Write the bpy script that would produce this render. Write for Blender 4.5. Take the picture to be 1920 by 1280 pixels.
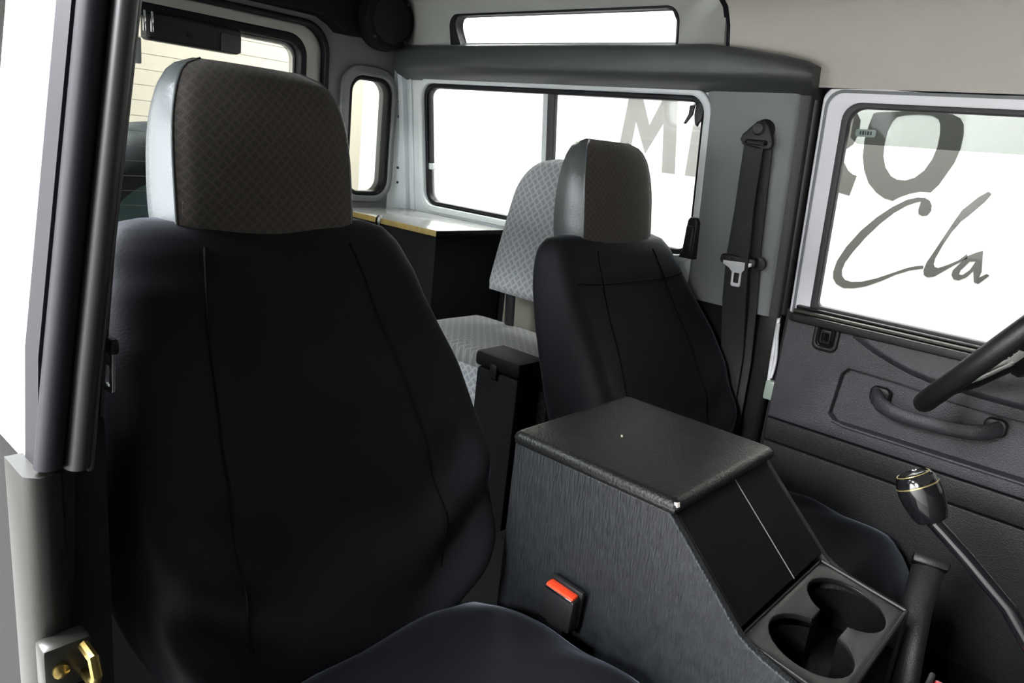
import bpy, bmesh, math, random
from math import sin, cos, pi, radians
from mathutils import Vector, Matrix, noise

random.seed(7)
scene = bpy.context.scene
for o in list(bpy.data.objects):
    bpy.data.objects.remove(o)
COL = scene.collection

# ------------------------------------------------------------------ camera
# x across the car, y towards its rear, z up; the car's floor is z = 0
YAW, PITCH, ROLL, FPX = 0.8628312, -0.2600026, 0.1113956, 1385.0
cam_d = bpy.data.cameras.new('camera')
cam_d.sensor_width = 36.0
cam_d.lens = 36.0 * FPX / 1920.0
cam_d.clip_start = 0.02
cam = bpy.data.objects.new('camera', cam_d)
fw = Vector((sin(YAW) * cos(PITCH), cos(YAW) * cos(PITCH), sin(PITCH)))
rt = fw.cross(Vector((0, 0, 1))).normalized()
up = rt.cross(fw)
r2 = rt * cos(ROLL) + up * sin(ROLL)
u2 = -rt * sin(ROLL) + up * cos(ROLL)
cam.matrix_world = Matrix(((r2.x, u2.x, -fw.x, -0.967), (r2.y, u2.y, -fw.y, 0.0), (r2.z, u2.z, -fw.z, 1.15), (0, 0, 0, 1)))
COL.objects.link(cam)
scene.camera = cam

# ------------------------------------------------------------------ light
world = bpy.data.worlds.new('world')
scene.world = world
world.use_nodes = True
bg = world.node_tree.nodes['Background']
bg.inputs['Color'].default_value = (0.93, 0.95, 1.0, 1)
bg.inputs['Strength'].default_value = 0.03


def area(name, loc, target, sx, sy, power, color):
    d = bpy.data.lights.new(name, 'AREA')
    d.shape = 'RECTANGLE'
    d.size, d.size_y = sx, sy
    d.energy = power
    d.color = color
    o = bpy.data.objects.new(name, d)
    o.location = loc
    o.rotation_euler = (Vector(target) - Vector(loc)).to_track_quat('-Z', 'Y').to_euler()
    COL.objects.link(o)
    return o


area('hall_lamp_sign', (1.9, 1.3, 3.1), (2.3, 1.3, 0.0), 1.4, 6.0, 580, (1.0, 0.99, 0.95))
area('hall_lamp_rear', (2.7, 4.2, 3.1), (2.8, 5.0, 0.0), 0.9, 1.2, 190, (1.0, 0.97, 0.9))
area('near_wall_wash', (-2.3, 1.9, 2.6), (-3.2, 1.9, 0.5), 0.6, 3.4, 1700, (0.95, 0.95, 1.0))  # added out of view, washes the near wall to bounce light into the cabin
area('hall_lamp_door', (-4.2, 0.35, 2.6), (0.2, 0.5, 0.8), 0.8, 0.6, 240, (0.96, 0.98, 1.0))

vs = scene.view_settings
vs.view_transform = 'Standard'
vs.look = 'None'
vs.gamma = 1.0
vs.use_curve_mapping = False
vs.exposure = 0.0

# ------------------------------------------------------------------ materials
MATS = {}


def mat(name, color, rough=0.5, metal=0.0, spec=0.5, bump=None, var=None, sheen=0.0, coat=0.0, trans=0.0):
    m = bpy.data.materials.new(name)
    m.use_nodes = True
    nt = m.node_tree
    b = nt.nodes['Principled BSDF']
    b.inputs['Base Color'].default_value = (*color, 1)
    b.inputs['Roughness'].default_value = rough
    b.inputs['Metallic'].default_value = metal
    b.inputs['Specular IOR Level'].default_value = spec
    b.inputs['Sheen Weight'].default_value = sheen
    b.inputs['Coat Weight'].default_value = coat
    if sheen:
        b.inputs['Sheen Roughness'].default_value = 0.28
        b.inputs['Sheen Tint'].default_value = (0.55, 0.6, 0.72, 1)
    tc = nt.nodes.new('ShaderNodeTexCoord')
    if var:  # (scale, darker, brighter)
        n = nt.nodes.new('ShaderNodeTexNoise')
        n.inputs['Scale'].default_value = var[0]
        n.inputs['Detail'].default_value = 5
        r = nt.nodes.new('ShaderNodeValToRGB')
        r.color_ramp.elements[0].position = 0.3
        r.color_ramp.elements[1].position = 0.75
        r.color_ramp.elements[0].color = (*[c * var[1] for c in color], 1)
        r.color_ramp.elements[1].color = (*[c * var[2] for c in color], 1)
        nt.links.new(tc.outputs['Object'], n.inputs['Vector'])
        nt.links.new(n.outputs['Fac'], r.inputs['Fac'])
        nt.links.new(r.outputs['Color'], b.inputs['Base Color'])
    if bump:  # (scale, strength, stretch)
        mp = nt.nodes.new('ShaderNodeMapping')
        mp.inputs['Scale'].default_value = bump[2] if len(bump) > 2 else (1, 1, 1)
        mp.inputs['Rotation'].default_value = (radians(28), 0, 0) if len(bump) > 2 else (0, 0, 0)
        n = nt.nodes.new('ShaderNodeTexNoise')
        n.inputs['Scale'].default_value = bump[0]
        n.inputs['Detail'].default_value = 4
        bp = nt.nodes.new('ShaderNodeBump')
        bp.inputs['Strength'].default_value = bump[1]
        bp.inputs['Distance'].default_value = 0.004
        nt.links.new(tc.outputs['Object'], mp.inputs['Vector'])
        nt.links.new(mp.outputs['Vector'], n.inputs['Vector'])
        nt.links.new(n.outputs['Fac'], bp.inputs['Height'])
        nt.links.new(bp.outputs['Normal'], b.inputs['Normal'])
    MATS[name] = m
    return m


def weave(name, ground, dash, ax_u, ax_v, cell=0.0105):
    """basket weave of short diagonal dashes, in object space along two axes"""
    m = bpy.data.materials.new(name)
    m.use_nodes = True
    nt = m.node_tree
    b = nt.nodes['Principled BSDF']
    b.inputs['Roughness'].default_value = 0.85
    b.inputs['Specular IOR Level'].default_value = 0.25
    b.inputs['Sheen Weight'].default_value = 0.15
    N = nt.nodes.new
    L = nt.links.new

    def mth(op, a, c=None):
        n = N('ShaderNodeMath')
        n.operation = op
        for i, v in enumerate((a, c)):
            if v is None:
                continue
            if isinstance(v, (int, float)):
                n.inputs[i].default_value = v
            else:
                L(v, n.inputs[i])
        return n.outputs[0]
    tc = N('ShaderNodeTexCoord')
    sp = N('ShaderNodeSeparateXYZ')
    L(tc.outputs['Object'], sp.inputs[0])
    a, c = sp.outputs[ax_u], sp.outputs[ax_v]
    k = 0.7071 / cell
    u = mth('ADD', mth('MULTIPLY', mth('ADD', a, c), k), 200.0)
    v = mth('ADD', mth('MULTIPLY', mth('SUBTRACT', a, c), k), 200.0)
    par = mth('MODULO', mth('ADD', mth('FLOOR', u), mth('FLOOR', v)), 2.0)
    fu, fv = mth('FRACT', u), mth('FRACT', v)
    # along / across inside the cell
    def mixv(x, y):
        return mth('ADD', mth('MULTIPLY', x, mth('SUBTRACT', 1.0, par)), mth('MULTIPLY', y, par))
    al, ac = mixv(fu, fv), mixv(fv, fu)
    inside = mth('MULTIPLY', mth('LESS_THAN', mth('ABSOLUTE', mth('SUBTRACT', ac, 0.5)), 0.3),
                 mth('LESS_THAN', mth('ABSOLUTE', mth('SUBTRACT', al, 0.5)), 0.44))
    stripe = mth('GREATER_THAN', mth('FRACT', mth('MULTIPLY', ac, 3.33)), 0.18)
    fac = mth('MULTIPLY', inside, stripe)
    mix = N('ShaderNodeMix')
    mix.data_type = 'RGBA'
    mix.inputs[6].default_value = (*ground, 1)
    mix.inputs[7].default_value = (*dash, 1)
    L(fac, mix.inputs[0])
    ns = N('ShaderNodeTexNoise')
    ns.inputs['Scale'].default_value = 900
    L(tc.outputs['Object'], ns.inputs['Vector'])
    bp = N('ShaderNodeBump')
    bp.inputs['Strength'].default_value = 0.25
    bp.inputs['Distance'].default_value = 0.002
    L(ns.outputs['Fac'], bp.inputs['Height'])
    L(bp.outputs['Normal'], b.inputs['Normal'])
    L(mix.outputs[2], b.inputs['Base Color'])
    MATS[name] = m
    return m


def glass_mat(name, tint, refl=0.06, dust=0.0):
    """thin pane: see-through with a clear-coat reflection"""
    m = bpy.data.materials.new(name)
    m.use_nodes = True
    nt = m.node_tree
    nt.nodes.clear()
    out = nt.nodes.new('ShaderNodeOutputMaterial')
    t = nt.nodes.new('ShaderNodeBsdfTransparent')
    t.inputs[0].default_value = (*tint, 1)
    g = nt.nodes.new('ShaderNodeBsdfGlossy')
    g.inputs['Roughness'].default_value = 0.02
    mx = nt.nodes.new('ShaderNodeMixShader')
    mx.inputs[0].default_value = refl
    nt.links.new(t.outputs[0], mx.inputs[1])
    nt.links.new(g.outputs[0], mx.inputs[2])
    if dust:
        tl = nt.nodes.new('ShaderNodeBsdfTranslucent')
        tl.inputs[0].default_value = (0.9, 0.92, 0.9, 1)
        m2 = nt.nodes.new('ShaderNodeMixShader')
        m2.inputs[0].default_value = dust
        nt.links.new(mx.outputs[0], m2.inputs[1])
        nt.links.new(tl.outputs[0], m2.inputs[2])
        nt.links.new(m2.outputs[0], out.inputs[0])
    else:
        nt.links.new(mx.outputs[0], out.inputs[0])
    MATS[name] = m
    return m


mat('black_cover', (0.0085, 0.0088, 0.0105), 0.6, spec=0.1, sheen=0.3, bump=(320, 0.08))
mat('cover_seam', (0.002, 0.002, 0.0022), 0.7, spec=0.1)
weave('seat_fabric', (0.075, 0.064, 0.053), (0.047, 0.043, 0.040), 0, 2)
weave('side_seat_fabric', (0.30, 0.31, 0.32), (0.17, 0.18, 0.19), 1, 2, 0.017)
weave('side_seat_fabric_shaded', (0.17, 0.17, 0.16), (0.10, 0.10, 0.10), 0, 1, 0.017)  # seat cushion: same fabric as the pad, darkened to paint in its shade
mat('grey_vinyl', (0.078, 0.086, 0.088), 0.27, spec=0.5, bump=(300, 0.12))
mat('trim_grey', (0.185, 0.195, 0.20), 0.5, bump=(500, 0.15))
mat('trim_grey_dark', (0.035, 0.035, 0.038), 0.5, bump=(500, 0.15))
mat('moulding_grey', (0.042, 0.045, 0.048), 0.42, bump=(500, 0.12))
mat('rear_grey', (0.16, 0.165, 0.16), 0.45, bump=(300, 0.04))
mat('body_grey', (0.70, 0.74, 0.75), 0.3, bump=(300, 0.04))
mat('headlining', (0.55, 0.525, 0.475), 0.92, spec=0.15, bump=(700, 0.3))
mat('alpine_lining', (0.31, 0.315, 0.29), 0.8, spec=0.2, bump=(700, 0.2))
mat('silver_paint', (0.93, 0.93, 0.97), 0.34, metal=0.0, spec=0.5)
mat('silver_beige', (0.42, 0.41, 0.37), 0.38, metal=0.3)
mat('rubber', (0.006, 0.006, 0.009), 0.5, spec=0.22)
mat('pillar_bar', (0.015, 0.0145, 0.0155), 0.38, spec=0.4)
mat('matt_black', (0.003, 0.003, 0.0033), 0.7, spec=0.15)
mat('black_plastic', (0.009, 0.009, 0.010), 0.42, spec=0.35, bump=(400, 0.15))
mat('black_gloss', (0.006, 0.006, 0.007), 0.12, spec=0.6, coat=0.4)
mat('lower_trim', (0.012, 0.012, 0.0135), 0.45, spec=0.4, bump=(420, 0.3))
mat('door_trim', (0.040, 0.039, 0.044), 0.42, bump=(420, 0.4), var=(18, 0.9, 1.12))
mat('cubby_vinyl', (0.010, 0.0115, 0.0135), 0.5, spec=0.4, bump=(330, 0.55, (1, 1, 0.18)), var=(60, 0.7, 1.3))
mat('cubby_front', (0.003, 0.003, 0.003), 0.65, spec=0.12, bump=(300, 0.2))
mat('lid_vinyl', (0.005, 0.0055, 0.005), 0.4, spec=0.36, bump=(260, 0.3))
mat('tray_plastic', (0.007, 0.0075, 0.0072), 0.4, spec=0.3, bump=(500, 0.1))
mat('dark_floor', (0.004, 0.004, 0.004), 0.9, spec=0.1, bump=(300, 0.4))
mat('dark_card', (0.003, 0.003, 0.0034), 0.7, spec=0.2)
mat('steel', (0.62, 0.63, 0.66), 0.22, metal=1.0)
mat('tongue_steel', (0.85, 0.86, 0.88), 0.3, metal=0.25)
mat('chrome', (0.8, 0.82, 0.84), 0.1, metal=1.0)
mat('brass', (0.36, 0.27, 0.09), 0.3, metal=1.0)
mat('gold_line', (0.55, 0.45, 0.2), 0.3, metal=0.8)
mat('red_button', (0.75, 0.055, 0.015), 0.35)
mat('dark_red', (0.35, 0.008, 0.02), 0.35)
mat('webbing', (0.017, 0.018, 0.019), 0.6, bump=(700, 0.3))
mat('webbing_old', (0.02, 0.02, 0.021), 0.65, bump=(700, 0.3))
mat('worktop_laminate', (0.40, 0.41, 0.40), 0.16, spec=0.6)
mat('wood_edge', (0.33, 0.235, 0.07), 0.5, var=(40, 0.75, 1.2))
mat('tyre', (0.012, 0.016, 0.016), 0.55)
mat('teal_steel', (0.10, 0.16, 0.16), 0.35, metal=0.2)
mat('wall_paint', (0.86, 0.86, 0.84), 0.8)
mat('cream_paint', (0.30, 0.28, 0.235), 0.8)
mat('hall_floor', (0.16, 0.16, 0.15), 0.5, var=(2, 0.9, 1.1))
mat('letter_grey', (0.07, 0.068, 0.063), 0.6)
mat('pale_fleck', (0.7, 0.66, 0.5), 0.6)
mat('worn_corner', (0.62, 0.55, 0.5), 0.5)
mat('sticker', (0.45, 0.52, 0.50), 0.4)
mat('sticker_ink', (0.06, 0.08, 0.08), 0.5)
mat('lower_post', (0.02, 0.021, 0.018), 0.3, metal=0.5)
mat('sill_olive', (0.035, 0.035, 0.026), 0.5)
mat('striker_green', (0.24, 0.29, 0.25), 0.35)
mat('wood_brown', (0.17, 0.16, 0.13), 0.6)
glass_mat('clear_glass', (0.93, 0.95, 0.94), 0.012)
glass_mat('side_glass', (0.90, 0.92, 0.92), 0.04, 0.075)
glass_mat('tint_plastic', (0.53, 0.545, 0.54), 0.008)

# ------------------------------------------------------------------ mesh helpers


def obj(name, bm, m, parent=None, smooth=True, angle=40):
    if isinstance(bm, bpy.types.Mesh):
        me = bm
    else:
        bmesh.ops.remove_doubles(bm, verts=bm.verts, dist=1e-5)
        bmesh.ops.recalc_face_normals(bm, faces=bm.faces)
        me = bpy.data.meshes.new(name)
        bm.to_mesh(me)
        bm.free()
    me.materials.clear()
    me.materials.append(MATS[m])
    if smooth:
        me.polygons.foreach_set('use_smooth', [True] * len(me.polygons))
        me.set_sharp_from_angle(angle=radians(angle))
    o = bpy.data.objects.new(name, me)
    COL.objects.link(o)
    if parent is not None:
        o.parent = parent
        o.matrix_parent_inverse = Matrix.Translation(parent.location).inverted()
    return o


def empty(name, loc=(0, 0, 0)):
    o = bpy.data.objects.new(name, None)
    o.empty_display_size = 0.05
    o.location = loc
    COL.objects.link(o)
    return o


def tag(o, label, cat=None, group=None, kind=None):
    o['label'] = label
    if cat:
        o['category'] = cat
    if group:
        o['group'] = group
    if kind:
        o['kind'] = kind
    return o


def thing(name, label, cat, loc=(0, 0, 0), group=None):
    return tag(empty(name, loc), label, cat, group)


def struct(o, label=None, cat=None):
    o['kind'] = 'structure'
    if label:
        o['label'] = label
    if cat:
        o['category'] = cat
    return o


def BM():
    return bmesh.new()


def add_box(bm, x0, x1, y0, y1, z0, z1, bev=0.0, seg=2, mtx=None):
    b = bmesh.new()
    v = [b.verts.new((x, y, z)) for x in (x0, x1) for y in (y0, y1) for z in (z0, z1)]
    for f in ((0, 1, 3, 2), (4, 6, 7, 5), (0, 4, 5, 1), (2, 3, 7, 6), (0, 2, 6, 4), (1, 5, 7, 3)):
        b.faces.new([v[i] for i in f])
    if bev:
        bmesh.ops.bevel(b, geom=b.edges[:], offset=bev, segments=seg, affect='EDGES', profile=0.5)
    if mtx is not None:
        bmesh.ops.transform(b, matrix=mtx, verts=b.verts)
    me = bpy.data.meshes.new('tmp')
    b.to_mesh(me)
    b.free()
    bm.from_mesh(me)
    bpy.data.meshes.remove(me)
    return bm


def box(x0, x1, y0, y1, z0, z1, bev=0.0, seg=2, mtx=None):
    return add_box(BM(), x0, x1, y0, y1, z0, z1, bev, seg, mtx)


def add_loft(bm, rings, cap=True, closed=True):
    vr = [[bm.verts.new(p) for p in r] for r in rings]
    for a, b in zip(vr, vr[1:]):
        n = len(a)
        for i in range(n if closed else n - 1):
            j = (i + 1) % n
            bm.faces.new((a[i], a[j], b[j], b[i]))
    if cap:
        bm.faces.new(vr[0])
        bm.faces.new(vr[-1])
    return vr


def add_tube(bm, pts, rad, n=12, cap=True, flat=None):
    """sweep a circle (or ellipse: flat=(a,b,up)) along a polyline"""
    pts = [Vector(p) for p in pts]
    rings = []
    upv = None
    for i, p in enumerate(pts):
        t = (pts[min(i + 1, len(pts) - 1)] - pts[max(i - 1, 0)]).normalized()
        if flat:
            upv = Vector(flat[2])
        elif upv is None:
            upv = Vector((0, 0, 1)) if abs(t.z) < 0.9 else Vector((1, 0, 0))
        s = t.cross(upv).normalized()
        w = s.cross(t).normalized()
        if not flat:
            upv = w
        r = rad[i] if isinstance(rad, (list, tuple)) else rad
        a, b = (flat[0], flat[1]) if flat else (1, 1)
        rings.append([p + s * (cos(2 * pi * k / n) * r * a) + w * (sin(2 * pi * k / n) * r * b) for k in range(n)])
    add_loft(bm, rings, cap)
    return bm


def tube(pts, rad, n=12, **k):
    return add_tube(BM(), pts, rad, n, **k)


def lathe(prof, n=24, mtx=None, cap=True):
    bm = BM()
    rings = [[Vector((r * cos(2 * pi * k / n), r * sin(2 * pi * k / n), z)) for k in range(n)] for r, z in prof]
    add_loft(bm, rings, cap)
    if mtx is not None:
        bmesh.ops.transform(bm, matrix=mtx, verts=bm.verts)
    return bm


def axis_mtx(p, d):
    return Matrix.Translation(Vector(p)) @ Vector(d).to_track_quat('Z', 'Y').to_matrix().to_4x4()


def rr(u0, u1, v0, v1, r, n=7):
    """rounded rectangle; r one radius or four: (u0v0, u1v0, u1v1, u0v1)"""
    rs = r if isinstance(r, (list, tuple)) else (r,) * 4
    out = []
    for (cu, cv, su, sv, a0), q in zip(((u0, v0, 1, 1, 180), (u1, v0, -1, 1, 270), (u1, v1, -1, -1, 0), (u0, v1, 1, -1, 90)), rs):
        if q <= 0:
            out.append((cu, cv))
            continue
        for k in range(n + 1):
            a = radians(a0 + 90 * k / n)
            out.append((cu + su * q + q * cos(a), cv + sv * q + q * sin(a)))
    return out


def circ(cu, cv, r, n=24):
    return [(cu + r * cos(2 * pi * k / n), cv + r * sin(2 * pi * k / n)) for k in range(n)]


def plate(outer, holes, depth, fn, bev=0.0, div=0):
    """flat sheet with holes, 2D outline (u,v), thickness w in 0..depth, mapped by fn(u,v,w)"""
    cu = bpy.data.curves.new('tmp', 'CURVE')
    cu.dimensions = '2D'
    cu.fill_mode = 'BOTH'
    cu.extrude = max(depth / 2 - bev, 0.0)
    cu.bevel_depth = bev
    cu.bevel_resolution = 2
    cu.offset = -bev
    for lp in [outer] + list(holes):
        s = cu.splines.new('POLY')
        s.points.add(len(lp) - 1)
        for p, (a, b) in zip(s.points, lp):
            p.co = (a, b, 0, 1)
        s.use_cyclic_u = True
    ob = bpy.data.objects.new('tmp', cu)
    me = bpy.data.meshes.new_from_object(ob)
    bm = BM()
    bm.from_mesh(me)
    bpy.data.objects.remove(ob)
    bpy.data.meshes.remove(me)
    bpy.data.curves.remove(cu)
    for v in bm.verts:
        v.co = Vector(fn(v.co.x, v.co.y, v.co.z + depth / 2))
    return bm


def strip(rows):
    bm = BM()
    vr = [[bm.verts.new(p) for p in r] for r in rows]
    for a, b in zip(vr, vr[1:]):
        for i in range(len(a) - 1):
            bm.faces.new((a[i], a[i + 1], b[i + 1], b[i]))
    return bm


def W(z):
    """half width of the cabin inside, with the inward lean of the upper body"""
    return 0.72 - 0.13 * max(z - 0.86, -0.02) if z > 0.84 else 0.7226


def side(s, off=0.0):
    return lambda u, v, w: (s * (W(v) + off + w), u, v)


def rear(off=2.0):
    return lambda u, v, w: (u, off + w, v)


def ring_plate(outer, inner, depth, fn, bev=0.0):
    return plate(outer, [inner], depth, fn, bev)

# ------------------------------------------------------------------ hall around the car


fl = obj('floor', plate(rr(-7, 7, -6, 8, 0), [rr(-0.79, 0.79, -0.5, 2.1, 0)], 0.1, lambda u, v, w: (u, v, -0.55 - w)), 'hall_floor', smooth=False)
struct(fl, 'grey concrete floor of the bright hall outside the vehicle', 'floor')
ws = obj('wall_outer_right', box(3.2, 3.35, -5, 6.5, -0.65, 3.4), 'wall_paint', smooth=False)
struct(ws, 'bright white hall wall carrying large grey lettering beyond the far windows', 'wall')
wn = obj('wall_outer_left', box(-3.35, -3.2, -5, 5.6, -0.65, 1.75), 'wall_paint', smooth=False)  # out of view; height cut so bounced light enters the car low
struct(wn, 'unseen white wall, kept low for its bounced light, behind the photographer on the near side', 'wall')
wr = obj('wall_outer_rear', box(-6.5, 3.2, 5.6, 5.75, -0.65, 3.4), 'cream_paint', smooth=False)
struct(wr, 'cream hall wall seen through the rear door window', 'wall')

LET = {
    'O': ([(1.309, 1.498), (1.319, 1.435), (1.324, 1.371), (1.315, 1.284), (1.292, 1.213), (1.256, 1.152), (1.207, 1.109), (1.163, 1.086), (1.123, 1.079), (1.09, 1.104), (1.05, 1.125), (1.009, 1.139), (0.959, 1.142), (0.932, 1.181), (0.91, 1.237), (0.888, 1.292), (0.877, 1.361), (0.879, 1.427), (0.889, 1.47), (0.91, 1.498), (0.947, 1.514), (1.011, 1.52), (1.082, 1.52), (1.169, 1.516), (1.243, 1.51), (1.288, 1.506)],
          [(1.21, 1.465), (1.222, 1.418), (1.223, 1.355), (1.215, 1.293), (1.193, 1.239), (1.157, 1.199), (1.124, 1.185), (1.086, 1.185), (1.046, 1.203), (1.011, 1.242), (0.988, 1.298), (0.978, 1.36), (0.981, 1.42), (0.99, 1.464), (1.004, 1.489), (1.036, 1.504), (1.094, 1.506), (1.158, 1.5), (1.193, 1.489)]),
    'C': ([(0.991, 1.093), (0.994, 1.049), (0.988, 1.03), (0.968, 1.023), (0.948, 1.03), (0.936, 1.053), (0.939, 1.08), (0.953, 1.101), (0.977, 1.112), (1.01, 1.11), (1.057, 1.092), (1.116, 1.048), (1.179, 0.986), (1.241, 0.907), (1.295, 0.813), (1.327, 0.73), (1.334, 0.668), (1.327, 0.634), (1.304, 0.608), (1.263, 0.594), (1.215, 0.603), (1.155, 0.626), (1.085, 0.67), (1.025, 0.715), (0.964, 0.75), (0.906, 0.77), (0.909, 0.783), (0.94, 0.775), (0.981, 0.757), (1.041, 0.72), (1.11, 0.678), (1.176, 0.647), (1.23, 0.634), (1.265, 0.638), (1.284, 0.656), (1.292, 0.685), (1.285, 0.729), (1.257, 0.794), (1.211, 0.878), (1.157, 0.957), (1.102, 1.022), (1.051, 1.065), (1.012, 1.086)], None),
    'l': ([(0.751, 1.143), (0.786, 1.097), (0.803, 1.075), (0.824, 1.018), (0.849, 0.945), (0.874, 0.869), (0.898, 0.801), (0.903, 0.76), (0.896, 0.737), (0.878, 0.73), (0.851, 0.739), (0.822, 0.767), (0.781, 0.807), (0.728, 0.852), (0.734, 0.874), (0.761, 0.838), (0.803, 0.807), (0.84, 0.784), (0.856, 0.785), (0.866, 0.799), (0.865, 0.831), (0.85, 0.889), (0.825, 0.964), (0.797, 1.022), (0.775, 1.049), (0.72, 1.125), (0.70, 1.165), (0.715, 1.175)], None),
    'a': ([(0.731, 0.863), (0.756, 0.819), (0.776, 0.784), (0.776, 0.76), (0.763, 0.743), (0.74, 0.742), (0.71, 0.765), (0.69, 0.80), (0.675, 0.745), (0.655, 0.742), (0.62, 0.79), (0.632, 0.795), (0.66, 0.77), (0.655, 0.80), (0.672, 0.90), (0.70, 0.885)], [(0.745, 0.79), (0.745, 0.77), (0.73, 0.77), (0.705, 0.80), (0.69, 0.845), (0.715, 0.84)]),
    'M': ([(2.812, 1.53), (2.845, 1.077), (2.755, 1.077), (2.734, 1.373), (2.632, 1.179), (2.531, 1.372), (2.489, 1.077), (2.397, 1.077), (2.458, 1.53), (2.556, 1.53), (2.631, 1.354), (2.714, 1.53)], None),
    'E': ([(2.326, 1.077), (2.326, 1.53), (2.03, 1.53), (2.03, 1.44), (2.228, 1.44), (2.228, 1.425), (2.228, 1.435), (2.228, 1.435), (2.06, 1.435), (2.06, 1.337), (2.228, 1.337), (2.228, 1.178), (2.03, 1.178), (2.03, 1.077)], None),
    'T': ([(2.0, 1.53), (1.70, 1.53), (1.70, 1.435), (1.80, 1.435), (1.80, 1.077), (1.90, 1.077), (1.90, 1.435), (2.0, 1.435)], None),
    'R': ([(1.66, 1.53), (1.47, 1.53), (1.40, 1.51), (1.365, 1.46), (1.36, 1.40), (1.375, 1.34), (1.42, 1.30), (1.44, 1.29), (1.401, 1.243), (1.372, 1.205), (1.344, 1.187), (1.323, 1.183), (1.338, 1.078), (1.405, 1.089), (1.46, 1.13), (1.52, 1.26), (1.56, 1.27), (1.56, 1.077), (1.66, 1.077)],
          [(1.56, 1.445), (1.56, 1.35), (1.49, 1.35), (1.455, 1.37), (1.45, 1.41), (1.465, 1.44)]),
}
LET['E'] = ([(2.326, 1.077), (2.326, 1.53), (2.06, 1.53), (2.06, 1.437), (2.228, 1.437), (2.228, 1.436), (2.228, 1.338), (2.228, 1.178), (2.06, 1.178), (2.06, 1.077)], None)
for ch, (outl, hole) in LET.items():
    fn = lambda u, v, w: (3.2 - w, u, v)
    if ch == 'E':
        bm = plate(rr(2.228, 2.326, 1.077, 1.53, 0), [], 0.004, fn)
        for z0, z1 in ((1.077, 1.178), (1.337, 1.436)):
            bm2 = plate(rr(2.06, 2.228, z0, z1, 0), [], 0.004, fn)
            me = bpy.data.meshes.new('t')
            bm2.to_mesh(me)
            bm.from_mesh(me)
            bm2.free()
        o = obj('letter', bm, 'letter_grey', ws, smooth=False)
    else:
        o = obj('letter', plate(outl, [hole] if hole else [], 0.004, fn), 'letter_grey', ws, smooth=False)
    o['label'] = ('grey script letter ' if ch in 'Cla' else 'grey capital letter ') + ch

# ------------------------------------------------------------------ cabin shell
cf = obj('floor_cabin', box(-0.78, 0.78, -0.5, 2.05, -0.06, 0.0), 'dark_floor', smooth=False)
struct(cf, 'dark matted floor of the vehicle cabin', 'floor')
sb = obj('trim_1', box(-0.70, 0.70, 0.24, 0.93, 0.0, 0.34, 0.012), 'dark_floor')
struct(sb, 'black seat box running across the cabin under the front seats', 'seat box')
fb = obj('wall_front', box(-0.78, 0.78, -0.56, -0.5, 0.0, 0.95), 'black_plastic', smooth=False)
struct(fb, 'black front bulkhead of the cabin', 'wall')


def side_wall(s, nm, label):
    # upper panel with the long window opening, dark lower panel
    hole = rr(0.885, 1.885, 0.925, 1.305, 0.045)
    p = obj(nm, plate(rr(0.865, 2.0, 0.86, 1.42, 0), [hole], 0.045, side(s)), 'body_grey')
    struct(p, label, 'wall')
    lo = obj(nm + '_lower', box(min(s * 0.722, s * 0.77), max(s * 0.722, s * 0.77), 0.70, 2.0, 0.0, 0.86), 'dark_card', smooth=False)
    struct(lo, 'dark lower panel of the %s cabin side' % ('far' if s > 0 else 'near'), 'wall')
    # pressed lip round the opening
    obj('window_lip', ring_plate(rr(0.865, 1.905, 0.905, 1.322, 0.06), rr(0.885, 1.885, 0.925, 1.305, 0.045), 0.012, side(s, -0.010), 0.004), 'body_grey', p)
    # ribbed corner strip next to the rear wall
    for y0, y1, dx in ((1.935, 1.945, 0.006), (1.962, 1.985, 0.02)):
        obj('corner_rib', plate(rr(y0, y1, 0.87, 1.34, 0), [], dx, side(s, -dx), 0.002), 'body_grey', p)
    return p


wall_r = side_wall(1, 'wall_right', 'light grey far side panel around the long sliding window')
wall_l = side_wall(-1, 'wall_left', 'light grey near side panel behind the near pillar')


def side_window(s, nm, label):
    w = struct(empty(nm, (s * 0.70, 1.385, 0.925)), label, 'window')
    obj('rubber_seal', ring_plate(rr(0.885, 1.885, 0.925, 1.305, 0.045), rr(0.898, 1.872, 0.938, 1.292, 0.036), 0.03, side(s, 0.004), 0.004), 'rubber', w)
    obj('glass_pane', plate(rr(1.36, 1.875, 0.935, 1.295, 0.03), [], 0.004, side(s, 0.022)), 'side_glass', w)
    obj('glass_pane', plate(rr(0.895, 1.38, 0.935, 1.295, 0.03), [], 0.004, side(s, 0.030)), 'side_glass', w)
    obj('sliding_bar', plate(rr(1.352, 1.378, 0.935, 1.295, 0), [], 0.016, side(s, 0.012), 0.003), 'trim_grey_dark', w)
    obj('bar_edge', plate(rr(1.378, 1.396, 0.935, 1.295, 0), [], 0.012, side(s, 0.014), 0.002), 'body_grey', w)
    obj('guide_channel', plate(rr(1.858, 1.874, 1.06, 1.29, 0.004), [], 0.01, side(s, 0.012), 0.002), 'trim_grey_dark', w)
    obj('guide_stop', plate(rr(1.852, 1.878, 1.04, 1.06, 0.003), [], 0.014, side(s, 0.008), 0.002), 'body_grey', w)
    return w


side_window(1, 'window_1', 'long sliding side window in the far wall with a vertical dividing bar')
side_window(-1, 'window_2', 'long sliding side window in the near wall')

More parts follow.
